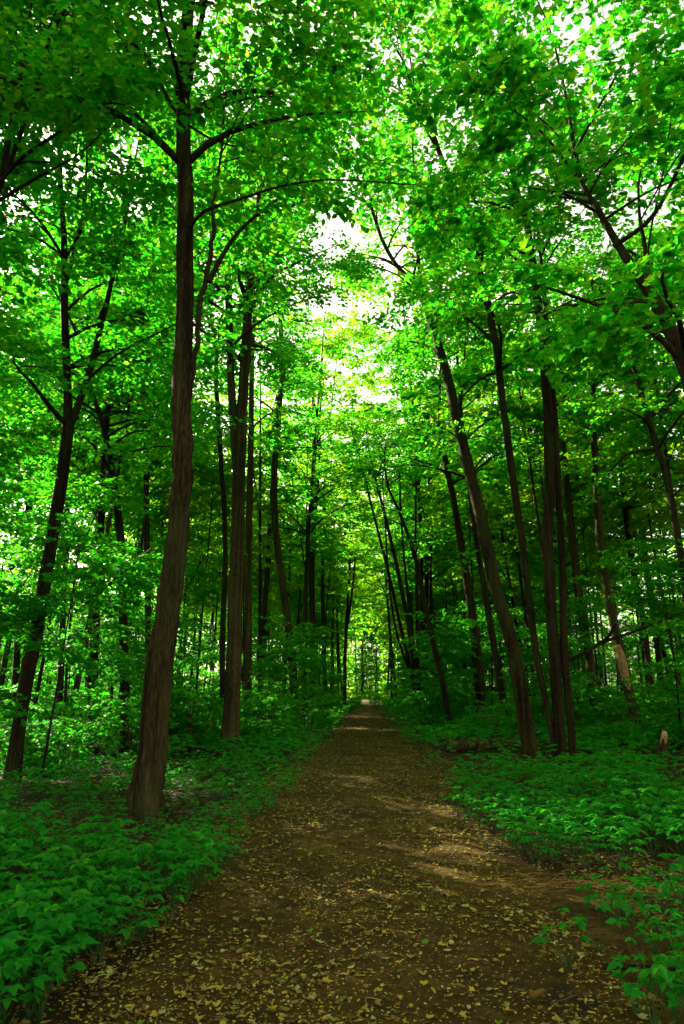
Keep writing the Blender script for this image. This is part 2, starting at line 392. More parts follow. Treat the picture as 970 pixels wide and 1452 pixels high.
def tree(name, label, Y, stems_px, mat, n_limbs, h0, limb_len, leaf=0.10, spray_n=34, per=7, tpl=LEAF2, seed=0, group=None, cat='tree',
         seg=12, flute=0.03, flare=0.5, extra_h=5.0, spray_len=1.0, px_limbs=(), leaf_mat_=None, rings=None, ground=True, wf=0.82):
    rng = np.random.default_rng(1000 + seed)
    built = []
    for i, px in enumerate(stems_px):
        P, r = stem_from_px(px, Y, wf)
        if i == 0 and ground and P[0, 2] > -0.1:                                 # run the foot into the ground
            d = (P[0] - P[1]) / max(P[1, 2] - P[0, 2], 0.1)
            P = np.vstack([P[0] + d * (P[0, 2] + 0.12), P]); r = np.concatenate([[r[0] * 1.04], r])
        if extra_h:                                                   # the stem goes on into the crown
            d = P[-1] - P[-2]; d /= np.linalg.norm(d); d = d * 0.7 + np.array([0, 0, 0.3])
            xh = extra_h if i == 0 else min(extra_h, 2.5); b_ = rng.normal(0, 0.12, 2) * xh
            e1 = P[-1] + d * xh * 0.5 + np.array([b_[0] * .5, b_[1] * .5, 0]); e2 = P[-1] + d * xh + np.array([b_[0] * 1.6, b_[1] * 1.6, -.1 * xh])
            P = np.vstack([P, e1, e2]); r = np.concatenate([r, [r[-1] * 0.6, r[-1] * 0.15]])
        n = rings or max(16, int(np.linalg.norm(np.diff(P, axis=0), axis=1).sum() * 2.2))
        u = np.linspace(0, len(P) - 1, n)
        Ps = smooth_line(P, n); rs = np.interp(u, np.arange(len(P)), r)
        wob = np.cumsum(rng.normal(0, 0.012, (n, 3)), axis=0); wob[:, 2] = 0; wob -= np.linspace(0, 1, n)[:, None] * wob[-1]
        built.append((Ps + wob, rs))
    b = built[0][0][0].copy(); root_p = np.array([b[0], b[1], 0.0])
    root = empty(name, root_p); tag(root, label, cat, group)
    for i, (Ps, rs) in enumerate(built):
        V, Fc = tube(Ps - root_p, rs, seg if i == 0 else max(8, seg - 4), flute, flare if (i == 0) else 0, seed * 7 + i)
        part('trunk' if i == 0 else 'limb', mesh_np(name + '_trunk', V, Fc, mat, True), root)
    stems_ = [(Ps, rs) for Ps, rs in built]
    limbs, sprays = grow(stems_, int(n_limbs * (1.75 if Y < 21 else 0.95)), h0, limb_len * 1.12, rng, spray_len * 1.15, per=int(per * (1.6 if Y < 21 else 1.2)))
    for lp in px_limbs:                                               # limbs read off the photograph: (pts, w0, w1, sprays)
        pts, w0, w1, ns = lp[:4]; dY = lp[4] if len(lp) > 4 else 0.0
        P = np.array([at(x, y, Y - dY * k / max(len(pts) - 1, 1)) for k, (x, y) in enumerate(pts)])
        dd = depth(P[0]); n = 5 * len(pts)
        Q = smooth_line(P, n); limbs.append((Q, np.linspace(w0, w1, n) / 2 / F * dd))
        for _ in range(ns):
            k = int(rng.uniform(0.3, 1) * (n - 2)); d = Q[k + 1] - Q[k]
            a = math.atan2(d[1], d[0]) + rng.choice([-1, 1]) * rng.uniform(0.2, 1.4)
            sprays.append((Q[k], np.array([math.cos(a), math.sin(a), rng.uniform(-0.4, 0.3)]), spray_len * rng.uniform(0.7, 1.3)))
    for k, (P, r) in enumerate(limbs):
        V, Fc = tube(P - root_p, r, 6, 0.02, 0, seed + k)
        part('branch', mesh_np(name + '_branch', V, Fc, mat, True), root)
    sprays = carve(sprays, rng)
    if sprays:
        sp = [(p - root_p, d, L) for p, d, L in sprays]
        V, Fc = spray_twigs(sp)
        part('twigs', mesh_np(name + '_twigs', V, Fc, M_TWIG), root, 'stuff')
        P, Rm, Sc = spray_leaves(sp, spray_n, leaf * 1.15, rng)
        part('crown', leaves(name + '_crown', P, Rm, Sc, tpl, leaf_mat_ or M_CANOPY), root, 'stuff')
    return root

# ------------------------------------------------------------------ ground and path
def path_x(y): return -0.13 + 0.0 * y
def edge_noise(y, s): return 0.16 * math.sin(0.9 * y + s) + 0.10 * math.sin(2.3 * y + 2.1 * s) + 0.05 * math.sin(6.1 * y + s)
def axis(vals): return np.array(sorted(set(round(float(v), 3) for v in vals)))
RISE = 0.0055                        # the far path climbs a little
def relief(x, y):
    d = np.clip((np.abs(x + 0.13) - 1.7) / 2.5, 0, 1)
    return RISE * np.maximum(0, y - 55) + d * (0.05 * np.sin(0.7 * x + 0.4 * y) + 0.04 * np.sin(1.3 * y - 0.6 * x + 1) + 0.025 * np.sin(3.1 * x + 1.7 * y))
def sheet(name, xs, ys, zf, mat):
    X, Yg = np.meshgrid(xs, ys); Z = zf(X, Yg)
    V = np.stack([X, Yg, Z], -1).reshape(-1, 3)
    nx, ny = len(xs), len(ys); i = np.arange(ny - 1)[:, None] * nx; j = np.arange(nx - 1)[None]
    Q = np.stack([i + j, i + j + 1, i + nx + j + 1, i + nx + j], -1).reshape(-1, 4)
    return link(name, mesh_np(name, V, [Q], mat, True))
xs = axis(np.concatenate([np.linspace(-400, -40, 10), np.linspace(-40, -8, 17), np.linspace(-8, 8, 65), np.linspace(8, 40, 17), np.linspace(40, 400, 10)]))
ys = axis(np.concatenate([np.linspace(-60, -4, 12), np.linspace(-4, 20, 97), np.linspace(20, 60, 41), np.linspace(60, 400, 18)]))
gr = sheet('ground', xs, ys, lambda x, y: relief(x, y) - 0.012, M_FLOOR)
tag(gr, 'dark forest floor of soil and leaf litter under the trees', kind='structure')
ROUGH = RNG.normal(0, 1, (400, 60))
def make_path():
    ys = np.concatenate([np.arange(-6, 14, 0.12), np.arange(14, 40, 0.4), np.arange(40, 166, 3.0)])
    nx = 42; V = []
    for iy, y in enumerate(ys):
        wl = 1.5 + edge_noise(y, 0.5); wr = (1.45 + edge_noise(y, 3.1)) + 0.6 * math.exp(-((y - 5.0) / 2.0) ** 2)
        nr = 1 - 0.38 * min(1, max(0, (y - 28) / 55)); wl *= nr; wr *= nr
        for ix in range(nx):
            t = ix / (nx - 1); x = path_x(y) - wl + t * (wl + wr)
            e = min(t, 1 - t) * nx
            z = 0.004 + 0.016 * math.sin(math.pi * t) + 0.007 * math.sin(1.9 * x + 0.8 * y) + 0.006 * ROUGH[iy % 400, ix] - 0.02 * math.exp(-((t - .28) / .08) ** 2) - 0.02 * math.exp(-((t - .74) / .08) ** 2)
            if e < 1.5: z = -0.03 if e < 0.5 else 0.0
            z += RISE * max(0, y - 55)
            V.append((x, y, z))
    i = np.arange(len(ys) - 1)[:, None] * nx; j = np.arange(nx - 1)[None]
    Q = np.stack([i + j, i + j + 1, i + nx + j + 1, i + nx + j], -1).reshape(-1, 4)
    return link('path', mesh_np('path', np.array(V), [Q], M_PATH, True))
tag(make_path(), 'straight dirt path strewn with fallen leaves running into the wood', kind='structure')

# ------------------------------------------------------------------ the trees one can tell apart
tree('forest_tree', 'thickest trunk, with ridged bark, standing close to the left edge of the path', 8.9,
     [[(203, 1168, 60), (208, 1110, 53), (216, 1040, 49), (228, 930, 47), (240, 840, 43), (253, 720, 38), (257, 640, 35), (256, 540, 34), (257, 430, 31), (259, 330, 29), (261, 190, 26), (262, 60, 23)],
      [(262, 640, 10), (272, 545, 10), (286, 460, 9), (296, 400, 9), (306, 330, 7), (309, 250, 5)],],
     M_BARK, 26, 9.5, 3.4, 0.095, 34, 8, LEAF4, 1, seg=56, flute=0.026, flare=0.42, extra_h=6, rings=90, wf=0.80,
     px_limbs=[([(296, 400), (318, 358), (345, 322), (392, 283)], 9, 4, 3), ([(264, 330), (290, 300), (345, 281), (400, 264), (470, 255), (590, 262)], 6, 1.5, 14, 1.0)])
tree('forked_tree', 'dark ivy covered tree at the left edge, forking into two stems high up', 12.4,
     [[(13, 1120, 30), (28, 1010, 26), (45, 920, 25), (62, 820, 25), (78, 730, 24), (94, 630, 22), (98, 580, 17), (95, 470, 14), (92, 360, 12), (86, 260, 9)],
      [(97, 610, 14), (115, 565, 13), (135, 500, 12), (152, 430, 10), (172, 350, 8), (182, 290, 6)],
      [(94, 400, 8), (108, 340, 8), (120, 290, 7), (123, 225, 5)]],
     M_BARK_DARK, 22, 6.5, 3.2, 0.10, 34, 7, LEAF2, 2, wf=0.72, seg=16, flute=0.05, extra_h=4)
tree('slim_tree', 'slim dark tree curving left, between the forked tree and the thickest trunk', 17.0,
     [[(178, 1085, 18), (176, 950, 16), (173, 800, 14), (163, 690, 12), (148, 610, 10), (133, 560, 8)]], M_BARK_DARK, 14, 7, 2.6, 0.10, 22, 6, seed=3, flute=0.05)
tree('slim_tree', 'thin straight pole of a tree just left of the thickest trunk, with side limb', 23,
     [[(210, 1055, 13), (207, 900, 11), (205, 700, 10), (205, 590, 9), (204, 470, 8), (202, 400, 6)], [(204, 600, 6), (190, 560, 5), (170, 525, 4)]], M_BARK, 14, 9, 2.6, 0.11, 22, 6, seed=4, extra_h=3)
tree('forest_tree', 'tall brown tree dividing into two straight stems, second big trunk on the left', 18.5,
     [[(328, 1075, 34), (331, 1000, 28), (334, 900, 26), (338, 760, 24), (341, 650, 22), (345, 570, 18), (350, 480, 17), (356, 400, 14), (364, 320, 11), (370, 230, 9)],
      [(337, 690, 14), (330, 600, 14), (326, 520, 13), (323, 440, 13), (322, 360, 11), (321, 290, 8)]],
     M_BARK_PALE, 26, 11, 3.4, 0.10, 34, 8, LEAF2, 5, seg=20, flute=0.02, px_limbs=[([(356, 430), (375, 395), (398, 370)], 6, 3, 4)])
tree('slim_tree', 'straight trunk half hidden directly behind the tall two-stemmed tree', 28,
     [[(352, 1040, 14), (352, 900, 13), (352, 740, 12), (354, 600, 10), (358, 480, 8)]], M_BARK_PALE, 14, 10, 2.8, 0.12, 22, 6, seed=6)
tree('slim_tree', 'thin wavy tree standing just left of the tall two-stemmed tree', 25,
     [[(316, 1050, 11), (315, 930, 10), (318, 800, 9), (316, 700, 9), (309, 600, 8), (304, 480, 7)]], M_BARK_DARK, 14, 9, 2.6, 0.12, 22, 6, seed=7)
tree('bowed_tree', 'bowed tree with a bend at mid height, foot near the left edge of the path', 31,
     [[(419, 1036, 17), (414, 950, 15), (406, 870, 13), (395, 780, 12), (390, 700, 12), (395, 620, 11), (399, 560, 10), (400, 500, 9), (397, 440, 7)]], M_BARK_PALE, 18, 11, 3.0, 0.13, 22, 7, seed=8)
tree('slim_tree', 'slim tree leaning right that crosses behind the bowed tree', 36,
     [[(367, 1020, 9), (373, 900, 10), (380, 800, 10), (387, 700, 8), (389, 600, 7)]], M_BARK, 12, 12, 2.8, 0.14, 22, 6, seed=9)
tree('forked_tree', 'straight pale tree left of the far path, splitting into twin upright stems', 42,
     [[(443, 1022, 12), (443, 900, 11), (443, 780, 10), (445, 690, 8), (445, 600, 7), (441, 530, 5)], [(444, 760, 7), (449, 690, 7), (453, 600, 6), (457, 525, 5)]], M_BARK_PALE, 16, 16, 3.2, 0.15, 22, 6, seed=10)
tree('slim_tree', 'dark twin-stemmed tree farthest along the left side of the path', 58,
     [[(488, 1010, 7), (489, 930, 6), (493, 850, 5), (497, 780, 4)], [(489, 920, 4), (498, 850, 4), (504, 790, 3)]], M_BARK, 14, 12, 3.5, 0.17, 22, 6, seed=11)
tree('leaning_tree', 'big smooth tree on the right leaning left over the path, forked at the top', 19,
     [[(752, 1075, 36), (745, 1030, 32), (733, 960, 30), (717, 890, 28), (700, 830, 27), (682, 730, 26), (655, 620, 22), (640, 550, 20), (625, 495, 17), (606, 435, 15), (594, 405, 12), (570, 385, 9), (548, 350, 8), (530, 300, 7), (524, 270, 5)],
      [(598, 415, 9), (594, 370, 8), (591, 320, 8), (588, 250, 6)]],
     M_BARK, 20, 11, 3.2, 0.10, 34, 8, LEAF2, 12, seg=20, flute=0.02, extra_h=3, wf=0.68)
tree('leaning_tree', 'slimmer leaning tree just left of the big leaning one, beyond the fallen log', 29,
     [[(684, 1035, 18), (680, 960, 17), (672, 880, 15), (660, 800, 13), (648, 730, 11), (636, 670, 10), (626, 610, 8)]], M_BARK, 16, 10, 2.8, 0.12, 22, 7, seed=13)
tree('multi_stem_tree', 'cluster of three dark stems from one foot, right of the fallen log', 15.2,
     [[(796, 1098, 24), (793, 1030, 22), (786, 960, 22), (775, 860, 22), (771, 760, 21), (772, 680, 20), (769, 580, 19), (763, 480, 17), (753, 390, 15), (742, 320, 13), (728, 268, 11), (708, 170, 9), (695, 90, 8), (682, 10, 7)],
      [(790, 1090, 12), (779, 1020, 12), (762, 940, 12), (748, 830, 13), (733, 720, 14), (717, 610, 14), (703, 490, 14), (688, 415, 13), (668, 340, 11), (650, 285, 10), (628, 235, 10), (607, 180, 9), (590, 140, 7)],
      [(812, 1094, 14), (808, 1030, 15), (800, 930, 16), (797, 830, 15), (790, 700, 13), (783, 580, 12), (776, 480, 10), (768, 380, 7)]],
     M_BARK_DARK, 30, 9, 3.2, 0.10, 34, 8, LEAF4, 14, wf=0.72, seg=18, flute=0.03, flare=0.25, extra_h=3,
     px_limbs=[([(802, 938), (830, 925), (860, 905), (873, 885)], 6, 4, 0, 0.5), ([(850, 912), (900, 895), (970, 868)], 5, 2, 4, 0.5), ([(752, 873), (735, 850), (715, 815), (705, 795)], 4, 2, 0, 0.4), ([(690, 20), (668, 35), (640, -10)], 5, 3, 2)])
tree('leaning_tree', 'maple reaching in over the right edge, its trunk leaning left above head height', 9.0,
     [[(1190, 1190, 40), (1110, 900, 36), (1030, 680, 30), (978, 545, 27), (945, 462, 23), (912, 405, 20), (872, 350, 13), (842, 292, 11), (820, 252, 8), (806, 180, 6), (790, 90, 4)],
      [(938, 450, 10), (924, 415, 10), (918, 360, 8), (905, 290, 5)]],
     M_BARK, 12, 5.2, 2.6, 0.10, 34, 5, MAPLE, 15, wf=0.78, seg=18, flute=0.03, extra_h=2,
     px_limbs=[([(845, 300), (800, 275), (740, 265)], 5, 2, 6), ([(870, 350), (930, 300), (985, 180), (1000, 90)], 8, 3, 12, 1.0), ([(812, 220), (850, 150), (900, 60)], 5, 2, 12, 1.0), ([(826, 260), (770, 190), (720, 150)], 5, 2, 10, .8)])
tree('slim_tree', 'thin tree at the right edge leaning left, below the overhanging maple', 19,
     [[(1010, 1065, 16), (985, 900, 14), (965, 790, 13), (945, 690, 12), (920, 605, 11), (902, 540, 10), (885, 480, 8), (855, 435, 5)]], M_BARK, 14, 8, 2.6, 0.10, 34, 6, seed=16, extra_h=3)
tree('forest_tree', 'brown trunk with a pale stretch low down, right of the three-stem cluster', 24,
     [[(912, 1052, 18), (897, 1000, 16), (885, 945, 15), (868, 870, 15), (850, 770, 14), (843, 650, 12), (840, 560, 9)]], M_BARK_PALE, 16, 9, 2.8, 0.11, 22, 7, seed=17)
tree('slim_tree', 'straight slim tree standing right behind the three-stem cluster', 28,
     [[(846, 1030, 17), (838, 940, 15), (826, 870, 15), (816, 790, 14), (803, 660, 12), (790, 560, 9)]], M_BARK_PALE, 14, 9, 2.8, 0.12, 22, 6, seed=18)
tree('slim_tree', 'slim tree farther back between the pale-patched trunk and the right edge', 30,
     [[(930, 1030, 12), (915, 900, 11), (898, 800, 10), (885, 700, 10), (875, 600, 8)]], M_BARK, 12, 9, 2.8, 0.12, 22, 6, seed=19)
tree('slim_tree', 'thin reddish pole of a tree near the right edge, deep in the wood', 33,
     [[(945, 1020, 11), (930, 880, 10), (915, 780, 10), (900, 660, 8), (889, 570, 7)]], M_BARK_PALE, 12, 9, 2.8, 0.12, 22, 6, seed=20)
tree('slim_tree', 'straight thin tree standing behind the hazel fan right of the path', 44,
     [[(606, 1015, 9), (605, 900, 9), (607, 800, 8), (611, 690, 7), (616, 600, 5)]], M_BARK_DARK, 14, 13, 3.0, 0.15, 22, 6, seed=21)
tree('hazel', 'fan of thin dark hazel stems rising right of the far path', 32,
     [[(600, 1030, 10), (590, 960, 9), (578, 880, 8), (563, 800, 7), (545, 720, 5), (525, 640, 4)], [(596, 1010, 7), (570, 900, 6), (545, 790, 5), (520, 690, 4), (505, 630, 3)],
      [(598, 1000, 6), (582, 880, 5), (570, 760, 4), (566, 660, 3)], [(594, 980, 5), (590, 860, 5), (588, 740, 4), (590, 640, 3)], [(598, 1000, 5), (560, 880, 4), (548, 760, 3), (543, 680, 2)]],
     M_BARK_DARK, 18, 7, 1.8, 0.12, 22, 5, seed=22, extra_h=1.5, cat='tree')
tree('slim_tree', 'dark crooked young tree between the far path and the fallen log', 27,
     [[(638, 1046, 11), (632, 1000, 10), (617, 930, 9), (600, 850, 8), (588, 790, 7), (568, 730, 5), (550, 690, 4)]], M_BARK_DARK, 12, 6, 2.0, 0.11, 22, 6, seed=23, extra_h=3)
# a tree whose trunk stands beyond the left edge and whose limbs cross the upper left
tree('overhanging_tree', 'tree beyond the left edge whose thin dark limbs reach across the upper left', 8.6,
     [[(-190, 1200, 34), (-150, 900, 30), (-110, 600, 26), (-60, 380, 20), (-8, 265, 11), (10, 190, 9), (24, 120, 7), (40, 50, 5), (50, -40, 4)]],
     M_BARK_DARK, 12, 6.5, 2.6, 0.09, 34, 7, LEAF4, 24, seg=14, extra_h=2,
     px_limbs=[([(-5, 262), (20, 215), (52, 120), (76, 40), (104, 0), (130, -50)], 8, 4, 10), ([(-8, 268), (30, 225), (80, 190), (125, 158), (160, 146), (200, 158)], 6, 2, 12, 0.6),
               ([(70, -130), (130, 0), (168, 46), (205, 78), (228, 120), (255, 165), (300, 197), (360, 215)], 8, 2.5, 18, -0.6), ([(172, 50), (185, 85), (195, 105)], 4, 2, 4)])

# ------------------------------------------------------------------ the wood behind: copies of a few trees
def proto_tree(name, H, r, hc, n_limbs, limb_len, leaf, spray_n, per, mat, seed, spray_len=1.0, tpl=LEAF2):
    rng = np.random.default_rng(seed)
    n = 16; z = np.linspace(-0.1, H, n)
    bend = rng.normal(0, 0.05 * H, 2)
    t = z / H
    P = np.stack([bend[0] * t * t + 0.02 * H * np.sin(3 * t + seed), bend[1] * t * t + 0.015 * H * np.sin(4 * t + 2 * seed), z], -1)
    P[:, :2] -= P[0, :2]
    rs = r * (1 - 0.9 * t ** 1.2)
    root = empty(name)
    fork_z = rng.uniform(0.45, 0.65); j = int(fork_z * n)
    a = rng.uniform(0, 6.28)
    Q = smooth_line([P[j], P[j] + [math.cos(a) * .4, math.sin(a) * .4, H * .1], P[j] + [math.cos(a) * 1.3, math.sin(a) * 1.3, H * .33]], 8)
    rq = np.linspace(rs[j] * .7, 0.02, 8)
    limbs, sprays = grow([(P, rs), (Q, rq)], n_limbs, hc, limb_len, rng, spray_len, per=per)
    V, Fc = join([tube(P, rs, 9, 0.03, 0.35, seed), tube(Q, rq, 7, 0.03, 0, seed)] + [tube(p, q, 4, 0) for p, q in limbs])
    part('trunk', mesh_np(name + '_trunk', V, Fc, mat, True), root)
    p, m, s = spray_leaves(sprays, spray_n, leaf, rng)
    part('crown', leaves(name + '_crown', p, m, s, tpl, M_CANOPY), root, 'stuff')
    return root
T_A = proto_tree('wood_tree', 21, 0.14, 9.5, 48, 3.8, 0.175, 34, 7, M_BARK, 31)
T_B = proto_tree('wood_tree', 23, 0.155, 10.5, 50, 4.0, 0.175, 34, 7, M_BARK_DARK, 32)
T_C = proto_tree('wood_tree', 18, 0.105, 8, 44, 3.3, 0.175, 34, 7, M_BARK_PALE, 33)
T_D = proto_tree('thin_wood_tree', 17, 0.08, 8, 26, 2.3, 0.17, 22, 6, M_BARK_DARK, 34)
T_E = proto_tree('thin_wood_tree', 15, 0.06, 7, 24, 2.2, 0.17, 22, 6, M_BARK, 35)
T_F = proto_tree('arching_tree', 23, 0.13, 9, 40, 5.0, 0.17, 34, 6, M_BARK, 39, 1.2)
S_A = proto_tree('sapling', 6.0, 0.035, 1.0, 28, 1.6, 0.105, 22, 7, M_BARK_DARK, 36, 0.8)
S_B = proto_tree('sapling', 8.0, 0.045, 1.6, 34, 1.8, 0.105, 22, 7, M_BARK_DARK, 37, 0.8)
S_C = proto_tree('sapling', 4.0, 0.022, 0.5, 22, 1.2, 0.10, 22, 6, M_BARK_DARK, 38, 0.7)
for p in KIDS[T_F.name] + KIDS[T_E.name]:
    if p.name.startswith('crown'): p.data.materials[0] = M_GLOW_TINT  # these crowns get the leaf colour with the sun glow in it
for p in KIDS[S_A.name] + KIDS[S_B.name] + KIDS[S_C.name]:
    if p.name.startswith('crown'): p.data.materials[0] = M_UNDER
def proto_shrub(seed, H, nst, leaf):
    rng = np.random.default_rng(seed); root = empty('shrub'); st, sp = [], []
    for k in range(nst):
        a = 6.28 * k / nst + rng.normal(0, 0.3); L = H * rng.uniform(0.7, 1.1); o = rng.uniform(0.15, 0.55)
        P = smooth_line([(0.05 * math.cos(a), 0.05 * math.sin(a), -0.05), (o * .45 * math.cos(a) * L, o * .45 * math.sin(a) * L, L * .5), (o * math.cos(a) * L, o * math.sin(a) * L, L * .9)], 7)
        st.append(tube(P, np.linspace(0.014, 0.004, 7), 5, 0))
        for j in range(7):
            u = rng.uniform(0.2, 1) * 5.9; q = int(u); p = P[q] + (P[q + 1] - P[q]) * (u - q)
            b = a + rng.normal(0, 1.2)
            sp.append((p, np.array([math.cos(b), math.sin(b), rng.uniform(-0.25, 0.35)]), 0.62 * rng.uniform(0.7, 1.25)))
    V, Fc = join(st)
    part('stems', mesh_np('shrub_stems', V, Fc, M_TWIG, True), root, 'stuff')
    p, m, s = spray_leaves(sp, 22, leaf, rng, 0.4)
    part('foliage', leaves('shrub_foliage', p, m, s, LEAF4, M_UNDER), root, 'stuff')
    return root
H_A = proto_shrub(41, 1.5, 7, 0.095); H_B = proto_shrub(42, 1.1, 8, 0.09); H_C = proto_shrub(43, 2.1, 7, 0.10); H_D = proto_shrub(44, 0.75, 8, 0.085)

used = set()
CROWN = {}                                   # crown radius and height range of the tall copies
for p_, r_, a_, b_ in ((T_A, 2.7, 9, 21), (T_B, 2.8, 10, 23), (T_C, 2.3, 8, 18), (T_D, 1.4, 8, 17), (T_E, 1.3, 7, 15), (T_F, 3.4, 5, 23), (S_B, 1.2, 2, 8), (S_A, 1.1, 1, 6)): CROWN[p_.name] = (r_, a_, b_)
def in_sunbeam(proto, x, y, sc):
    r_, a_, b_ = CROWN[proto.name]; sd = np.array(SUN_DIR)
    for p_, rad in SUN_GAPS:
        for h in np.linspace(a_ * sc, b_ * sc, 9):
            t_ = (h - p_[2]) / sd[2]
            if t_ > 0 and math.hypot(p_[0] + sd[0] * t_ - x, p_[1] + sd[1] * t_ - y) < r_ * sc * .75: return True
    return False
def place(proto, x, y, label, group, cat, sc=1.0):
    if proto.name in CROWN and proto.name in used and proto is not T_F and in_sunbeam(proto, x, y, sc): return None      # the wood is open where the sun comes through
    z = float(relief(x, y)) - 0.02
    rz = random.uniform(0, 6.28)
    if proto.name not in used:
        used.add(proto.name); proto.location = (x, y, z); proto.rotation_euler = (0, 0, rz); proto.scale = (sc, sc, sc)
        tag(proto, label, cat, group); return proto
    return dup(proto, (x, y, z), rz, sc, label, group, (random.gauss(0, 0.03), random.gauss(0, 0.03)))
MAIN_T = [o for o in COL.objects if o.get('category') == 'tree']
MAIN = [(o.location.x, o.location.y) for o in MAIN_T]
SHORT = ['the thickest trunk', 'the forked tree at the left edge', 'the dark left-curving tree', 'the pole with a side limb', 'the tall two-stemmed tree', '', 'the thin wavy tree', 'the bowed tree', 'the right-leaning slim tree',
         'the pale tree with twin stems', 'the farthest twin-stemmed tree', 'the big leaning tree', 'the slimmer leaning tree', 'the three-stem cluster', '', 'the thin tree at the right edge', 'the trunk with a pale patch', '', '',
         'the thin reddish pole', '', 'the hazel fan', 'the crooked young tree', '']
def beside(x, y):
    px = project((x, y, 1.0))[0]; best = None
    for o, sh in zip(MAIN_T, SHORT):
        if not sh: continue
        qx = project((o.location.x, o.location.y, 1.0))[0]; dy = y - o.location.y
        d = abs(px - qx) + 6 * abs(dy)
        if best is None or d < best[0]: best = (d, sh, px - qx, dy)
    d, sh, dx, dy = best
    if abs(dx) < 25: return ('behind ' if dy > 0 else 'in front of ') + sh
    far = 'far ' if abs(dx) > 130 else ''
    return far + ('right of ' if dx > 0 else 'left of ') + sh + (', farther back' if dy > 3 else ', nearer the camera' if dy < -2.5 else '')
spots = list(MAIN)
def free(x, y, d): return all((x - a) ** 2 + (y - b) ** 2 > d * d for a, b in spots)
def side(x): return 'left' if x < 0 else 'right'
def band(y): return 'just behind the front trees' if y < 45 else 'deep in the wood'
n = 0
for k in range(9000):
    if n >= 260: break
    y = 25 + 85 * random.random(); s = random.choice((-1, 1))
    x = s * (2.6 + 0.62 * y * random.random() ** 1.1 + 0.5)
    if y < 34 and abs(x) < 4.5: continue
    if y < 50 and random.random() < 0.35: continue
    if x < -(9 + 0.16 * y) or x > 10 + 0.17 * y or not free(x, y, 1.0 + 0.008 * y): continue
    spots.append((x, y)); n += 1
    if random.random() < (0.13 if y < 52 else 0.3):
        place(random.choice((T_A, T_B, T_C)), x, y, (f'tall tree {beside(x, y)}' if y < 45 else f'tall forest tree deep in the wood {side(x)} of the path'), f'tall trees {band(y)} {side(x)} of the path', 'tree', random.uniform(0.85, 1.15))
    else:
        place(random.choice((T_D, T_E)), x, y, (f'thin pole-like tree {beside(x, y)}' if y < 45 else f'thin pole-like tree deep in the wood {side(x)} of the path'), f'thin trees {band(y)} {side(x)} of the path', 'tree', random.uniform(0.8, 1.3))
ARCH = {'left': 0, 'right': 0}; ORD = ('first', 'second', 'third', 'fourth', 'fifth', 'sixth', 'seventh')
for x, y, p, sc in ((-3.2, 37, T_F, 1.12), (3.1, 42, T_F, 1.28), (-2.8, 50, T_F, 1.35), (3.2, 55, T_F, 1.1), (-3.0, 61, T_F, 1.1), (3.0, 67, T_F, 1.15), (-2.9, 73, T_F, 1.15), (2.9, 80, T_F, 1.2), (-2.8, 87, T_F, 1.2), (2.8, 96, T_F, 1.2)):
    spots.append((x, y))
    ARCH[side(x)] += 1
    place(p, x, y, f'tall arching tree {side(x)} of the far path, {ORD[ARCH[side(x)] - 1]} from the camera', f'tall trees lining the far path on its {side(x)}', 'tree', sc)
for x, y, p in ((-9, 23, T_B), (-12, 27.5, T_A), (-14.5, 29.6, T_B), (-17.5, 33, T_A), (-15.5, 31, T_B), (-17, 37, T_A), (-20, 30, T_A), (12, 28, T_A), (14.5, 24, T_B), (10.2, 33, T_B), (16, 35, T_A), (18, 28, T_B), (13, 40, T_A)):
    if free(x, y, 1.0):
        spots.append((x, y)); CROWN_, CROWN = CROWN, {}
        place(p, x, y, f'tall tree {beside(x, y)}', f'tall trees {band(y)} {side(x)} of the path', 'tree', random.uniform(.95, 1.15)); CROWN = CROWN_
# saplings and trees added out of view on the left to shade the near path
for x, y, p in ((-7.6, 10.2, S_B), (-6.6, 7.6, S_B), (-9.4, 12.6, S_B), (-11, 14.5, S_B), (-10.5, 10, T_C)):
    place(p, x, y, 'young tree added unseen beyond the left edge to shade the path', 'shade trees added beyond the left edge', 'tree', random.uniform(1.0, 1.25)); spots.append((x, y))
# trees added at the flanks, mostly out of view, to shade the path
for x, y in ((-9.5, 4), (-13, 9), (-16, 1), (-14, 16), (-20, 8), (-19, 20), (-8.5, 20), (-12, 24), (11, 13), (15, 20), (10, 22), (9.5, 4.5), (14, 9), (-24, 14), (-23, 0), (-26, 22), (19, 14)):
    if free(x, y, 1.2):
        spots.append((x, y))
        place(random.choice((T_A, T_B, T_C)), x, y, f'tall shade tree added at the flank {side(x)} of the path, beside the front trees', f'tall flanking trees {side(x)} of the path', 'tree', random.uniform(0.9, 1.1))
SIZE = {S_A.name: 'leafy sapling', S_B.name: 'tall leafy sapling', S_C.name: 'low leafy sapling'}
SAP = [(-5.5, 12, S_C), (-7.2, 16, S_A), (-9.5, 19, S_B), (-3.0, 24, S_C), (-10, 15, S_A), (-7.2, 26, S_A), (-3.6, 30, S_C), (-3.0, 37, S_C), (-12, 24, S_B), (-9.0, 29, S_C), (-6, 21, S_C),
       (6.2, 24, S_C), (3.1, 28, S_C), (3.2, 34, S_C), (8.5, 19, S_A), (8.2, 13.5, S_C), (10.5, 18, S_B), (7.6, 27, S_A), (4.6, 31, S_C), (2.9, 40, S_C), (12, 26, S_A),
       (-6.5, 35, S_A), (-2.9, 46, S_C), (2.9, 50, S_C), (6.5, 42, S_A), (-6, 50, S_A), (9, 36, S_A), (-12, 33, S_B), (13, 32, S_B), (-3.4, 60, S_C), (3.4, 64, S_C)]
for x, y, p in SAP:
    place(p, x + random.gauss(0, .3), y + random.gauss(0, .4), f'{SIZE[p.name]} {beside(x, y)}', f'saplings {side(x)} of the path', 'sapling', random.uniform(0.85, 1.2))
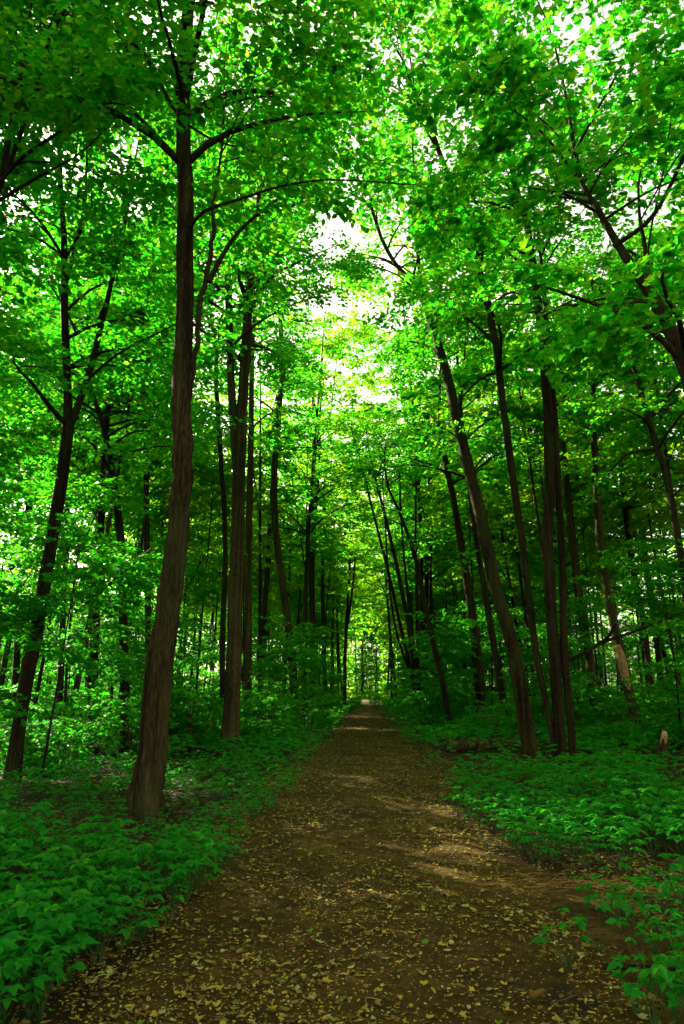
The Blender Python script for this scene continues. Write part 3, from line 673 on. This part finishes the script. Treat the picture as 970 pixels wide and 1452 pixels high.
SHR = [(-2.3, 20.5), (-5.4, 13.3), (-6.8, 13.8), (-2.2, 27), (-2.1, 31), (-2.3, 35), (-2.0, 39), (-2.0, 44), (-1.9, 50), (-1.7, 58), (-1.6, 66), (-1.5, 75), (1.5, 60), (1.4, 70), (1.4, 82), (-1.4, 85), (-1.4, 96), (1.4, 95), (-3.5, 22), (-6.4, 21), (-8.2, 17), (-9.0, 13), (-7.8, 24), (-5.5, 29), (-10.5, 17), (-7.0, 15.5), (-8.5, 20), (-5.2, 15.6), (-11, 20), (-6.2, 18.4), (-9.8, 14.6), (-12.5, 22), (-10, 26), (-13, 18),
       (3.4, 25), (2.7, 30), (2.3, 38), (2.2, 45), (2.1, 52), (5.8, 20.5), (4.2, 23), (8.8, 15.8), (9.4, 12), (7.2, 22), (9.0, 25), (5.2, 27.5), (3.6, 34)]
for x, y in SHR:
    place(random.choice((H_A, H_B, H_C, H_D)), x + random.gauss(0, .2), y + random.gauss(0, .3), f'leafy green shrub {beside(x, y)}', f'shrubs near the {side(x)} side of the path', 'shrub', random.uniform(0.75, 1.2))
for k in range(280):
    y = 19 + 85 * random.random() ** 1.2; x = random.choice((-1, 1)) * (2.4 + 0.42 * y * random.random())
    if 1.5 < x < 6.5 and y < 25: continue
    place(random.choice((H_A, H_B, H_C)), x, y, f'leafy green shrub deep in the wood {side(x)} of the path', f'shrubs deep in the wood {side(x)} of the path', 'shrub', random.uniform(0.8, 1.3) * (1 + .005 * y))
for k in range(90):
    y = 30 + 76 * random.random(); x = random.choice((-1, 1)) * (3.5 + 0.55 * y * random.random() ** .8)
    place(random.choice((S_A, S_B, S_C)), x, y, f'leafy sapling deep in the wood {side(x)} of the path', f'saplings deep in the wood {side(x)} of the path', 'sapling', random.uniform(.7, 1.2))
for k in range(46):                                       # the wood beyond the end of the straight path
    x = random.uniform(-14, 14); y = random.uniform(150, 175) if abs(x) > 3.5 else random.uniform(168, 178)
    place((T_A, T_C, S_A, S_B, H_A, H_C)[k % 6], x, y, 'tree or bush closing the view at the far end of the path', 'trees and bushes at the far end of the path', ('tree', 'tree', 'sapling', 'sapling', 'shrub', 'shrub')[k % 6], random.uniform(1.2, 1.8))
for pr in (T_A, T_B, T_C, T_D, T_E, T_F, S_A, S_B, S_C, H_A, H_B, H_C, H_D):
    assert pr.name in used, pr.name

# far wood: leaves that close the view at the end of the path
rng = np.random.default_rng(77)
N = 130000
y = rng.uniform(80, 130, N); x = rng.uniform(-1, 1, N) * (y * 0.75 + 12)
z = 27 * rng.beta(0.9, 1.4, N) + .3
cl = np.sin(x * 0.55 + 1.3 * np.sin(y * 0.2)) * np.sin(z * 0.7 + x * 0.21) + rng.normal(0, 0.5, N)
keep = (cl > -0.5) & ((np.abs(x) > 2.4) | (z > 11))
P = np.stack([x, y, z], -1)[keep]
e = np.stack([rng.uniform(-14, 14, 34000), rng.uniform(165, 200, 34000), 32 * rng.beta(.7, 1.5, 34000)], -1)          # the end of the straight
f_ = np.stack([rng.uniform(-56, -32, 52000), rng.uniform(12, 90, 52000), 15 * rng.beta(.9, 1.3, 52000)], -1)         # beyond the sunny glade on the left
h_ = f_[::2] * (-1, 1, 1) + (3, 0, 0)
P = np.vstack([P, e, f_, h_])
D = np.stack([rng.normal(0, 1, len(P)), rng.normal(0, 1, len(P)), rng.normal(-0.25, 0.4, len(P))], -1)
fw = link('far_wood', leaves('far_wood', P, frames(D, rng, 0.5), rng.uniform(0.35, 0.95, len(P)), LEAF2, M_GLOW_TINT))
tag(fw, 'far-off leaves of the wood closing the view beyond the path', 'far wood', kind='stuff')

# ------------------------------------------------------------------ ground cover
LEAFLET = (np.array([(0, 0, 0), (.22, .22, .05), (.27, .5, .04), (0, 1, -.16), (-.27, .5, .04), (-.22, .22, .05)], float), [np.array([(0, 1, 2, 3), (0, 3, 4, 5)])])
def herb(rng, size=1.0, nl=None):
    """petiole ends, and leaflets: list of (pos, dir) per compound leaf"""
    out = []; a0 = rng.uniform(0, 6.28)
    for k in range(nl or rng.integers(5, 9)):
        a = a0 + 2.4 * k + rng.normal(0, .2); r = rng.uniform(0.05, 0.2) * size; h = rng.uniform(0.16, 0.42) * size
        p = np.array([r * math.cos(a), r * math.sin(a), h])
        lf = []
        for off, sc in ((0, 1.0), (1.15, .8), (-1.15, .8), (2.1, .6), (-2.1, .6)):
            if abs(off) > 2 and rng.uniform() < 0.5: continue
            b = a + off + rng.normal(0, .12); e = rng.uniform(-0.4, 0.12)
            lf.append((p, np.array([math.cos(b), math.sin(b), e]), sc * rng.uniform(0.075, 0.115) * size))
        out.append((p, lf))
    return out
def in_left(x, y): return x < -1.24 + edge_noise(y, 0.5) * -0.9 - 0.42 * math.exp(-((y - 3.6) / 1.7) ** 2)
def in_right(x, y):
    if 13.6 < y < 19.9 and x < 5.0 and math.sin(7 * x + 3 * y) < 0.92: return False        # bare ground in front of the log
    if abs(x - y * 7.2 / 17.0) < 0.7 and 11.5 < y < 17.6 and math.sin(9 * x + 5 * y) < 0.6: return False
    return in_right_(x, y)
def in_right_(x, y): return x > 1.22 + edge_noise(y, 3.1) * 0.8 + 0.35 * math.exp(-((y - 7.4) / 1.2) ** 2) and y > 6.75 + 0.1 * (x - 1.5) + 0.25 * math.sin(5 * x)
near, rest = [], []
rng = np.random.default_rng(5)
def density(y): return 1.0 if y < 21 else max(0.12, 1.0 - (y - 21) / 16)
for k in range(60000):
    y = 2.4 + 38 * rng.uniform() ** 1.5; x = rng.uniform(-1, 1) * (1.6 + 0.72 * y)
    if len(rest) > 5600: break
    if not (in_left(x, y) if x < 0 else in_right(x, y)):
        if not (x > 1.7 and y < 7.2 and rng.uniform() < 0.10 * max(0, x - 1.6)): continue
    if rng.uniform() > density(y): continue
    patch = math.sin(1.1 * x + 0.7 * y) + math.sin(0.6 * x - 1.3 * y + 2)
    if y > 9 and x < -4.5 and patch < -1.3 and rng.uniform() < 0.75: continue
    (near if y < 6.6 and abs(x) < 4.0 else rest).append((x, y))
def gpt(px, py):
    d = CAM_R @ np.array([(px - CX) / F, -(py - CY) / F, -1.0]); t = -CAM_P[2] / d[2]; return tuple((CAM_P + d * t)[:2])
near += [gpt(*q) for q in ((885, 1325), (905, 1345), (935, 1330), (962, 1318), (852, 1352), (945, 1425), (962, 1455), (905, 1445), (968, 1400), (875, 1312), (806, 1372), (930, 1362), (955, 1348), (978, 1375), (985, 1430), (915, 1395), (860, 1300), (948, 1300), (975, 1440), (835, 1295), (925, 1290), (968, 1290), (990, 1310), (1000, 1350), (1005, 1400), (1010, 1450), (930, 1465), (985, 1470), (895, 1300), (960, 1380), (955, 1445))]
near.sort(key=lambda q: q[1])
near = [q for q in near if q[1] < 5.2 or q[0] > 0] + [q for q in near if q[1] >= 5.2 and q[0] <= 0]
rest += near[130:]; near = near[:130]
def herb_scale(x, y):
    e = abs(x) - 1.5
    if x < 0 and 6.9 < y < 10.0: return 0.42 if x < -1.9 else 0.6
    if x < 0 and 10.0 <= y < 16: return 0.75
    return (0.72 + 0.28 * min(1, max(0, e / 0.8))) * (1 + 0.004 * y)
P, D, Sz, st = [], [], [], []
for x, y in rest:
    b = np.array([x, y, float(relief(x, y))]); g = 1.0 if y < 12 else 1.0 + (y - 12) * 0.03
    for p, lf in herb(rng, (rng.uniform(0.7, 1.1) + 0.28 * max(0, math.sin(2.1 * x + 1.3 * y) * math.sin(1.7 * y - .8 * x))) * herb_scale(x, y) * g, None if y < 14 else 5):
        for q, d, s in lf: P.append(q + b); D.append(d); Sz.append(s)
        if y < 11: st.append((b, p + b))
gc = link('ground_cover', leaves('ground_cover', np.array(P), frames(np.array(D), rng, 0.28), np.array(Sz), LEAFLET, M_HERB))
tag(gc, 'low green leafy plants carpeting the forest floor on both sides of the path', 'ground cover', kind='stuff')
V = []
for a, b in st: V += [a + (0.004, 0, 0), a - (0.004, 0, 0), b]
V = np.array(V)
sk = part('stalks', mesh_np('ground_cover_stalks', V, [np.arange(len(V)).reshape(-1, 3)], M_STALK), gc, 'stuff')
# the nearest plants, leaf by leaf
LEAFV = []
for k in range(6):
    r_ = np.random.default_rng(60 + k); P, D, Sz = [], [], []
    for off, sc in ((0, 1.0), (1.15, .82), (-1.15, .82), (2.1, .6), (-2.1, .6))[:3 + 2 * (k % 2)]:
        b = math.pi / 2 - off + r_.normal(0, .12)
        P.append((0, 0, 0)); D.append((math.cos(b), math.sin(b), r_.uniform(-.32, .1))); Sz.append(0.1 * sc * r_.uniform(.9, 1.15))
    LEAFV.append(leaves('herb_leaf', np.array(P), frames(np.array(D), r_, 0.2), np.array(Sz), LEAFLET, M_HERB))
STEMV = []
def herb_stem(pts):
    V, Fc = join([tube(smooth_line([(0, 0, 0), (p[0] * .3, p[1] * .3, p[2] * .6), p], 5), np.linspace(.004, .0022, 5), 4, 0) for p in pts])
    return mesh_np('herb_stems', V, Fc, M_STALK, True)
HV = []
for k in range(8):
    h = herb(np.random.default_rng(90 + k)); HV.append(([p for p, _ in h], herb_stem([p for p, _ in h])))
for k, (x, y) in enumerate(near):
    pts, sm = HV[k % 8]
    r_ = empty('leafy_plant', (x, y, float(relief(x, y))), rng.uniform(0, 6.28)); s = rng.uniform(0.75, 1.12) * herb_scale(x, y); r_.scale = (s, s, s)
    if x < 0: tag(r_, 'low leafy green plant in the near left corner beside the path', 'plant', 'low leafy plants at the near left edge of the path')
    else: tag(r_, 'small green plant sprouting from the leaf litter at the near right edge of the path', 'plant', 'green sprouts at the near right edge of the path')
    link('stem', sm, r_)
    for p in pts:
        l = link('leaf', LEAFV[rng.integers(6)], r_, p)
        l.rotation_euler = (rng.normal(-.08, .2), rng.normal(0, .2), math.atan2(p[1], p[0]) - math.pi / 2 + rng.normal(0, .2))

# ------------------------------------------------------------------ fallen leaves, twigs
def litter_shape(kind, rng):
    if kind == 'maple':
        V = MAPLE[0].copy(); F_ = MAPLE[1]
    else:
        V = np.array([(0, 0, 0), (.2, .18, 0), (.27, .42, 0), (.18, .72, 0), (0, 1, 0), (-.18, .72, 0), (-.27, .42, 0), (-.2, .18, 0), (0, .45, 0)], float)
        F_ = [np.array([(8, i, (i + 1) % 8) for i in range(8)])]
    V[:, 1] -= 0.45
    V[:, 2] = rng.uniform(-.1, .5) * V[:, 0] ** 2 * 2 + rng.uniform(-.15, .35) * V[:, 1] ** 2 + rng.normal(0, .02, len(V)) + 0.03
    V[:, 2] -= V[:, 2].min() - 0.012
    return V, F_
SHAPES = [(litter_shape('maple' if k % 3 == 0 else 'oval', np.random.default_rng(200 + k))) for k in range(9)]
def pz(x, y): return 0.02 if abs(x + .13) < 1.5 else float(relief(x, y)) + 0.0
KINDS_ = ['tan', 'brown', 'yellow', 'pale', 'green']; PROB = [.36, .28, .22, .10, .04]
WORD = {'tan': 'tan dry fallen leaf', 'brown': 'curled brown fallen leaf', 'yellow': 'yellow fallen leaf', 'pale': 'pale grey-green fallen leaf', 'green': 'fresh green fallen leaf'}
LM = {(k, i): mesh_np('fallen_leaf_' + k, SHAPES[i][0], SHAPES[i][1], LITTER[k]) for k in KINDS_ for i in range(9)}
rng = np.random.default_rng(12)
def litter_spot(rng, y0, y1, pw):
    while True:
        y = y0 + (y1 - y0) * rng.uniform() ** pw; x = rng.uniform(-1, 1) * (2.0 + 0.0 * y) - 0.05
        if y < 7.4: x = rng.uniform(-1.75, 1.8 + 0.25 * y * 0.5)
        w = math.sin(1.7 * x + 2.3 * y) + math.sin(3.1 * x - 1.1 * y + 1) + 0.8 * math.sin(6 * x + 4 * y)
        w += 0.9 if abs(x) > 1.05 else 0.1
        if w > rng.uniform(-1.9, 1.6) or rng.uniform() < 0.3: return x, y
for k in range(300):
    x, y = litter_spot(rng, 3.3, 6.6, 1.1); kd = rng.choice(KINDS_, p=[.3, .18, .3, .14, .08]); s = rng.uniform(.03, .064)
    o = link('fallen_leaf', LM[(kd, int(rng.integers(9)))], None, (x, y, pz(x, y)))
    o.rotation_euler = (rng.normal(0, .22), rng.normal(0, .22), rng.uniform(0, 6.28)); o.scale = (s, s, s)
    where = 'near end of the dirt path' if x < 1.45 else 'litter at the near right edge of the path'
    tag(o, f'{WORD[kd]} on the {where}', 'leaf', f'{kd} fallen leaves on the {where}')
for kd, pr in zip(KINDS_, PROB):
    for nm, cnt, smin, smax, y0, y1, pw in (('fallen_leaves', 8500, .022, .056, 3.2, 34, 1.6), ('fallen_leaves', 5000, .03, .06, 8, 48, 1.2), ('leaf_fragments', 52000, .008, .025, 3.0, 18, 1.5)):
        m = int(cnt * pr); groups = []
        Vs, Fs, o_ = [], [], 0
        for k in range(m):
            x, y = litter_spot(rng, y0, y1, pw); s = rng.uniform(smin, smax)
            if nm == 'fallen_leaves':
                V, F_ = SHAPES[int(rng.integers(9))]; f = F_[0]
                s *= 1 + 0.02 * y
            else: V, f = LEAF2[0], LEAF2[1][0]
            a = rng.uniform(0, 6.28); ca, sa = math.cos(a), math.sin(a); tx, ty = rng.normal(0, .25, 2)
            X = V[:, 0] * ca - V[:, 1] * sa; Yv = V[:, 0] * sa + V[:, 1] * ca
            Vs.append(np.stack([X * s + x, Yv * s + y, (V[:, 2] + np.abs(X * tx + Yv * ty)) * s + pz(x, y)], -1)); Fs.append(f + o_); o_ += len(V)
        ob = link(nm, mesh_np(nm + kd, np.vstack(Vs), [np.vstack(Fs)], LITTER[kd]))
        tag(ob, {'fallen_leaves': f'{kd} fallen leaves scattered over the path further on', 'leaf_fragments': f'{kd} crumbs of broken leaves strewn over the path'}[nm], 'leaf litter', kind='stuff')
# leaf litter under the trees
rngl = np.random.default_rng(13)
N = 26000
y = 4 + 36 * rngl.uniform(0, 1, N) ** 1.3; x = rngl.uniform(-1, 1, N) * (2 + .7 * y); k = np.abs(x) > 1.4; x, y = x[k], y[k]
P = np.stack([x, y, relief(x, y) + 0.012], -1); D = np.stack([rngl.normal(0, 1, len(x)), rngl.normal(0, 1, len(x)), rngl.normal(0, .15, len(x))], -1)
tag(link('leaf_litter', leaves('leaf_litter', P, frames(D, rngl, .25), rngl.uniform(.03, .07, len(x)), LEAF4, LITTER['brown'])), 'brown dead leaves covering the soil under the plants', 'leaf litter', kind='stuff')

def twig(x0, y0, ang, L, r, label, fork=True, mat=M_TWIG, seed=0):
    rg = np.random.default_rng(seed); root = empty('twig', (x0, y0, pz(x0, y0)), ang)
    P = smooth_line([(0, 0, .012 + r), (L * .35, rg.normal(0, .04) * L, .015 + r), (L * .7, rg.normal(0, .05) * L, .02 + r), (L, rg.normal(0, .06) * L, .012 + r)], 9)
    V, Fc = tube(P, np.linspace(r, r * .45, 9), 7, .08, 0, seed, True)
    link('stick', mesh_np('twig', V, Fc, mat, True), root)
    if fork:
        V, Fc = tube(smooth_line([P[4], P[4] + [L * .15, L * .12, .01], P[4] + [L * .3, L * .28, -.004]], 5), np.linspace(r * .55, r * .3, 5), 5, 0, 0)
        link('side_twig', mesh_np('side_twig', V, Fc, mat, True), root)
    tag(root, label, 'twig')
g = gpt(855, 1384); twig(g[0], g[1], -0.15, .42, .016, 'thick dark stick lying in the litter at the lower right', False, M_WOOD and M_BARK_DARK, 1)
g = gpt(735, 1212); twig(g[0] - .2, g[1], 0.05, .55, .007, 'long thin twig lying across the right side of the path before the plants', True, M_TWIG, 2)
g = gpt(330, 1218); twig(g[0], g[1], 0.02, .42, .007, 'thin twig lying on the left side of the path beside the plants', True, M_TWIG, 3)
g = gpt(795, 1435); twig(g[0] - .05, g[1], 0.5, .25, .005, 'small forked twig on the path at the bottom of the picture', True, M_TWIG, 4)
g = gpt(755, 1430); twig(g[0], g[1], 0.7, .10, .02, 'short rotten brown stub of wood on the path near the bottom', False, LITTER['brown'], 5)
g = gpt(128, 1405); twig(g[0], g[1], 1.3, .12, .004, 'pale bent twig by the left plants at the near edge', False, LITTER['pale'], 6)
g = gpt(460, 1345); twig(g[0], g[1], -1.2, .16, .004, 'fine bent twig on the middle of the path', False, M_TWIG, 7)
for k in range(70):
    x, y = litter_spot(rng, 3.4, 12, 1.2)
    L = rng.uniform(.06, .22); root = link('twig', None) if False else None
    P = smooth_line([(0, 0, .012), (L * .5, rng.normal(0, .03), .016), (L, rng.normal(0, .03), .012)], 5)
    V, Fc = tube(P, np.linspace(.0035, .002, 5), 4, 0, 0, k)
    o = link('small_twig', mesh_np('small_twig', V, Fc, M_TWIG if k % 3 else LITTER['tan'], True), None, (x, y, pz(x, y))); o.rotation_euler = (0, 0, rng.uniform(0, 6.28))
    tag(o, 'thin broken twig among the fallen leaves on the path', 'twig', 'small twigs strewn along the path')

t17 = MAIN_T[16]
P, r = stem_from_px([(891, 978, 16), (885, 950, 15.5), (880, 930, 15), (876, 915, 14.5)], 23.96, 0.82)
V, Fc = tube(smooth_line(P - np.array(t17.location), 10), np.interp(np.linspace(0, 3, 10), [0, 1, 2, 3], r * np.array([.8, 1.04, 1.05, .75])), 16, .05, 0, 50)
part('pale_wood', mesh_np('pale_wood', V + np.array([-.015, -.02, 0]), Fc, M_WOOD, True), t17)  # paler tone over a short stretch of this trunk
# dry straw in the sunny spot by the right edge of the path
rs_ = np.random.default_rng(21); V = []
c0 = np.array(gpt(835, 1258))
for k in range(900):
    q = c0 + rs_.normal(0, 1, 2) * (.38, .16); a = rs_.uniform(0, 6.28); L = rs_.uniform(.06, .18); d = np.array([math.cos(a), math.sin(a)]) * L
    z0 = pz(q[0], q[1]) + rs_.uniform(.004, .02)
    V += [(q[0], q[1], z0), (q[0] - d[1] * .03, q[1] + d[0] * .03, z0 + .003), (q[0] + d[0], q[1] + d[1], z0 + rs_.uniform(-.008, .03))]
tag(link('dry_straw', mesh_np('dry_straw', np.array(V), [np.arange(len(V)).reshape(-1, 3)], M_STRAW)), 'orange-brown dry straw matted on the soil by the right edge of the path', 'straw', kind='stuff')

# ------------------------------------------------------------------ fallen log and broken stump
Y = 19.6
A = at(634, 1061, Y); B = at(742, 1055, Y + .9); A[2] = .165; B[2] = .165
root = empty('fallen_log', (A[0], A[1], 0)); tag(root, 'dark fallen log lying beside the right edge of the path, sawn end towards the path', 'log')
P = smooth_line([A - root.location, (A + B) / 2 - np.array(root.location) + [0, 0, .015], B - np.array(root.location)], 14)
V, Fc = tube(P, np.linspace(.165, .13, 14), 18, .03, 0, 3, True)
link('log_trunk', mesh_np('log_trunk', V, Fc, M_LOG, True), root)
ax = P[0] - P[1]; ax /= np.linalg.norm(ax)
V, Fc = tube(np.array([P[0] + ax * .004, P[0] + ax * .02]), [.15, .145], 18, .02, 0, 4, True)
link('sawn_end', mesh_np('sawn_end', V, Fc, M_BARK_PALE), root)
for k, (t, L) in enumerate(((.45, .14), (.8, .18))):
    q = P[int(t * 13)]
    V, Fc = tube(smooth_line([q + [0, -.05, .1], q + [.03, -.1, .1 + L * .5], q + [-.02, -.14, .1 + L]], 5), [.022, .018, .014, .01, .008], 6, .05)
    link('branch_stub', mesh_np('branch_stub', V, Fc, M_BARK_PALE, True), root)
g = gpt(938, 1078); Yb = g[1]
root = empty('broken_stump', (g[0], g[1], 0)); tag(root, 'small broken stump with a bright split top of bare wood at the right edge', 'stump')
V, Fc = tube(smooth_line([(0, 0, -.05), (.04, 0, .2), (.10, 0, .42), (.11, 0, .5)], 12), np.interp(np.linspace(0, 1, 12), [0, .3, .8, 1], [.17, .1, .085, .075]), 16, .05, .35, 8)
link('stump_trunk', mesh_np('stump_trunk', V, Fc, M_BARK_PALE, True), root)
V, Fc = tube(smooth_line([(.10, -.01, .40), (.115, -.02, .50), (.15, -.01, .66)], 6), [.085, .075, .07, .085, .075, .035], 14, .10, 0, 9, True)
link('split_top', mesh_np('split_top', V, Fc, M_WOOD, True), root)
for (x_, y_, h_) in ((.05, -.04, .6), (.17, .02, .54), (.10, .05, .70)):
    V, Fc = tube(smooth_line([(x_, y_, .36), (x_ + .01, y_, .48), (x_ + .025, y_ - .01, h_)], 5), [.045, .04, .03, .02, .004], 6, .12, 0, int(h_ * 100))
    link('splinter', mesh_np('stump_splinter', V, Fc, M_WOOD, True), root)
for a in (2.6, 3.6, -.5):
    V, Fc = tube(smooth_line([(0, 0, .16), (math.cos(a) * .2, math.sin(a) * .2, .07), (math.cos(a) * .55, math.sin(a) * .45, .0)], 7), np.linspace(.075, .02, 7), 8, .06, 0, int(a * 10) + 20)
    link('root', mesh_np('stump_root', V, Fc, M_BARK_PALE, True), root)
g2 = gpt(968, 1068)
root = empty('fallen_branch', (g2[0], g2[1] + .6, 0)); tag(root, 'dark fallen branch lying behind the broken stump at the right edge', 'branch')
V, Fc = tube(smooth_line([(-.5, 0, .3), (.4, .1, .2), (1.6, .3, .08)], 10), np.linspace(.06, .1, 10), 10, .05, 0, 33, True)
link('branch_wood', mesh_np('fallen_branch', V, Fc, M_BARK_DARK, True), root)
V, Fc = tube(smooth_line([(.2, .05, .22), (.3, -.3, .14), (.5, -.6, .03)], 6), np.linspace(.035, .015, 6), 7, .05)
link('side_branch', mesh_np('side_branch', V, Fc, M_BARK_DARK, True), root)
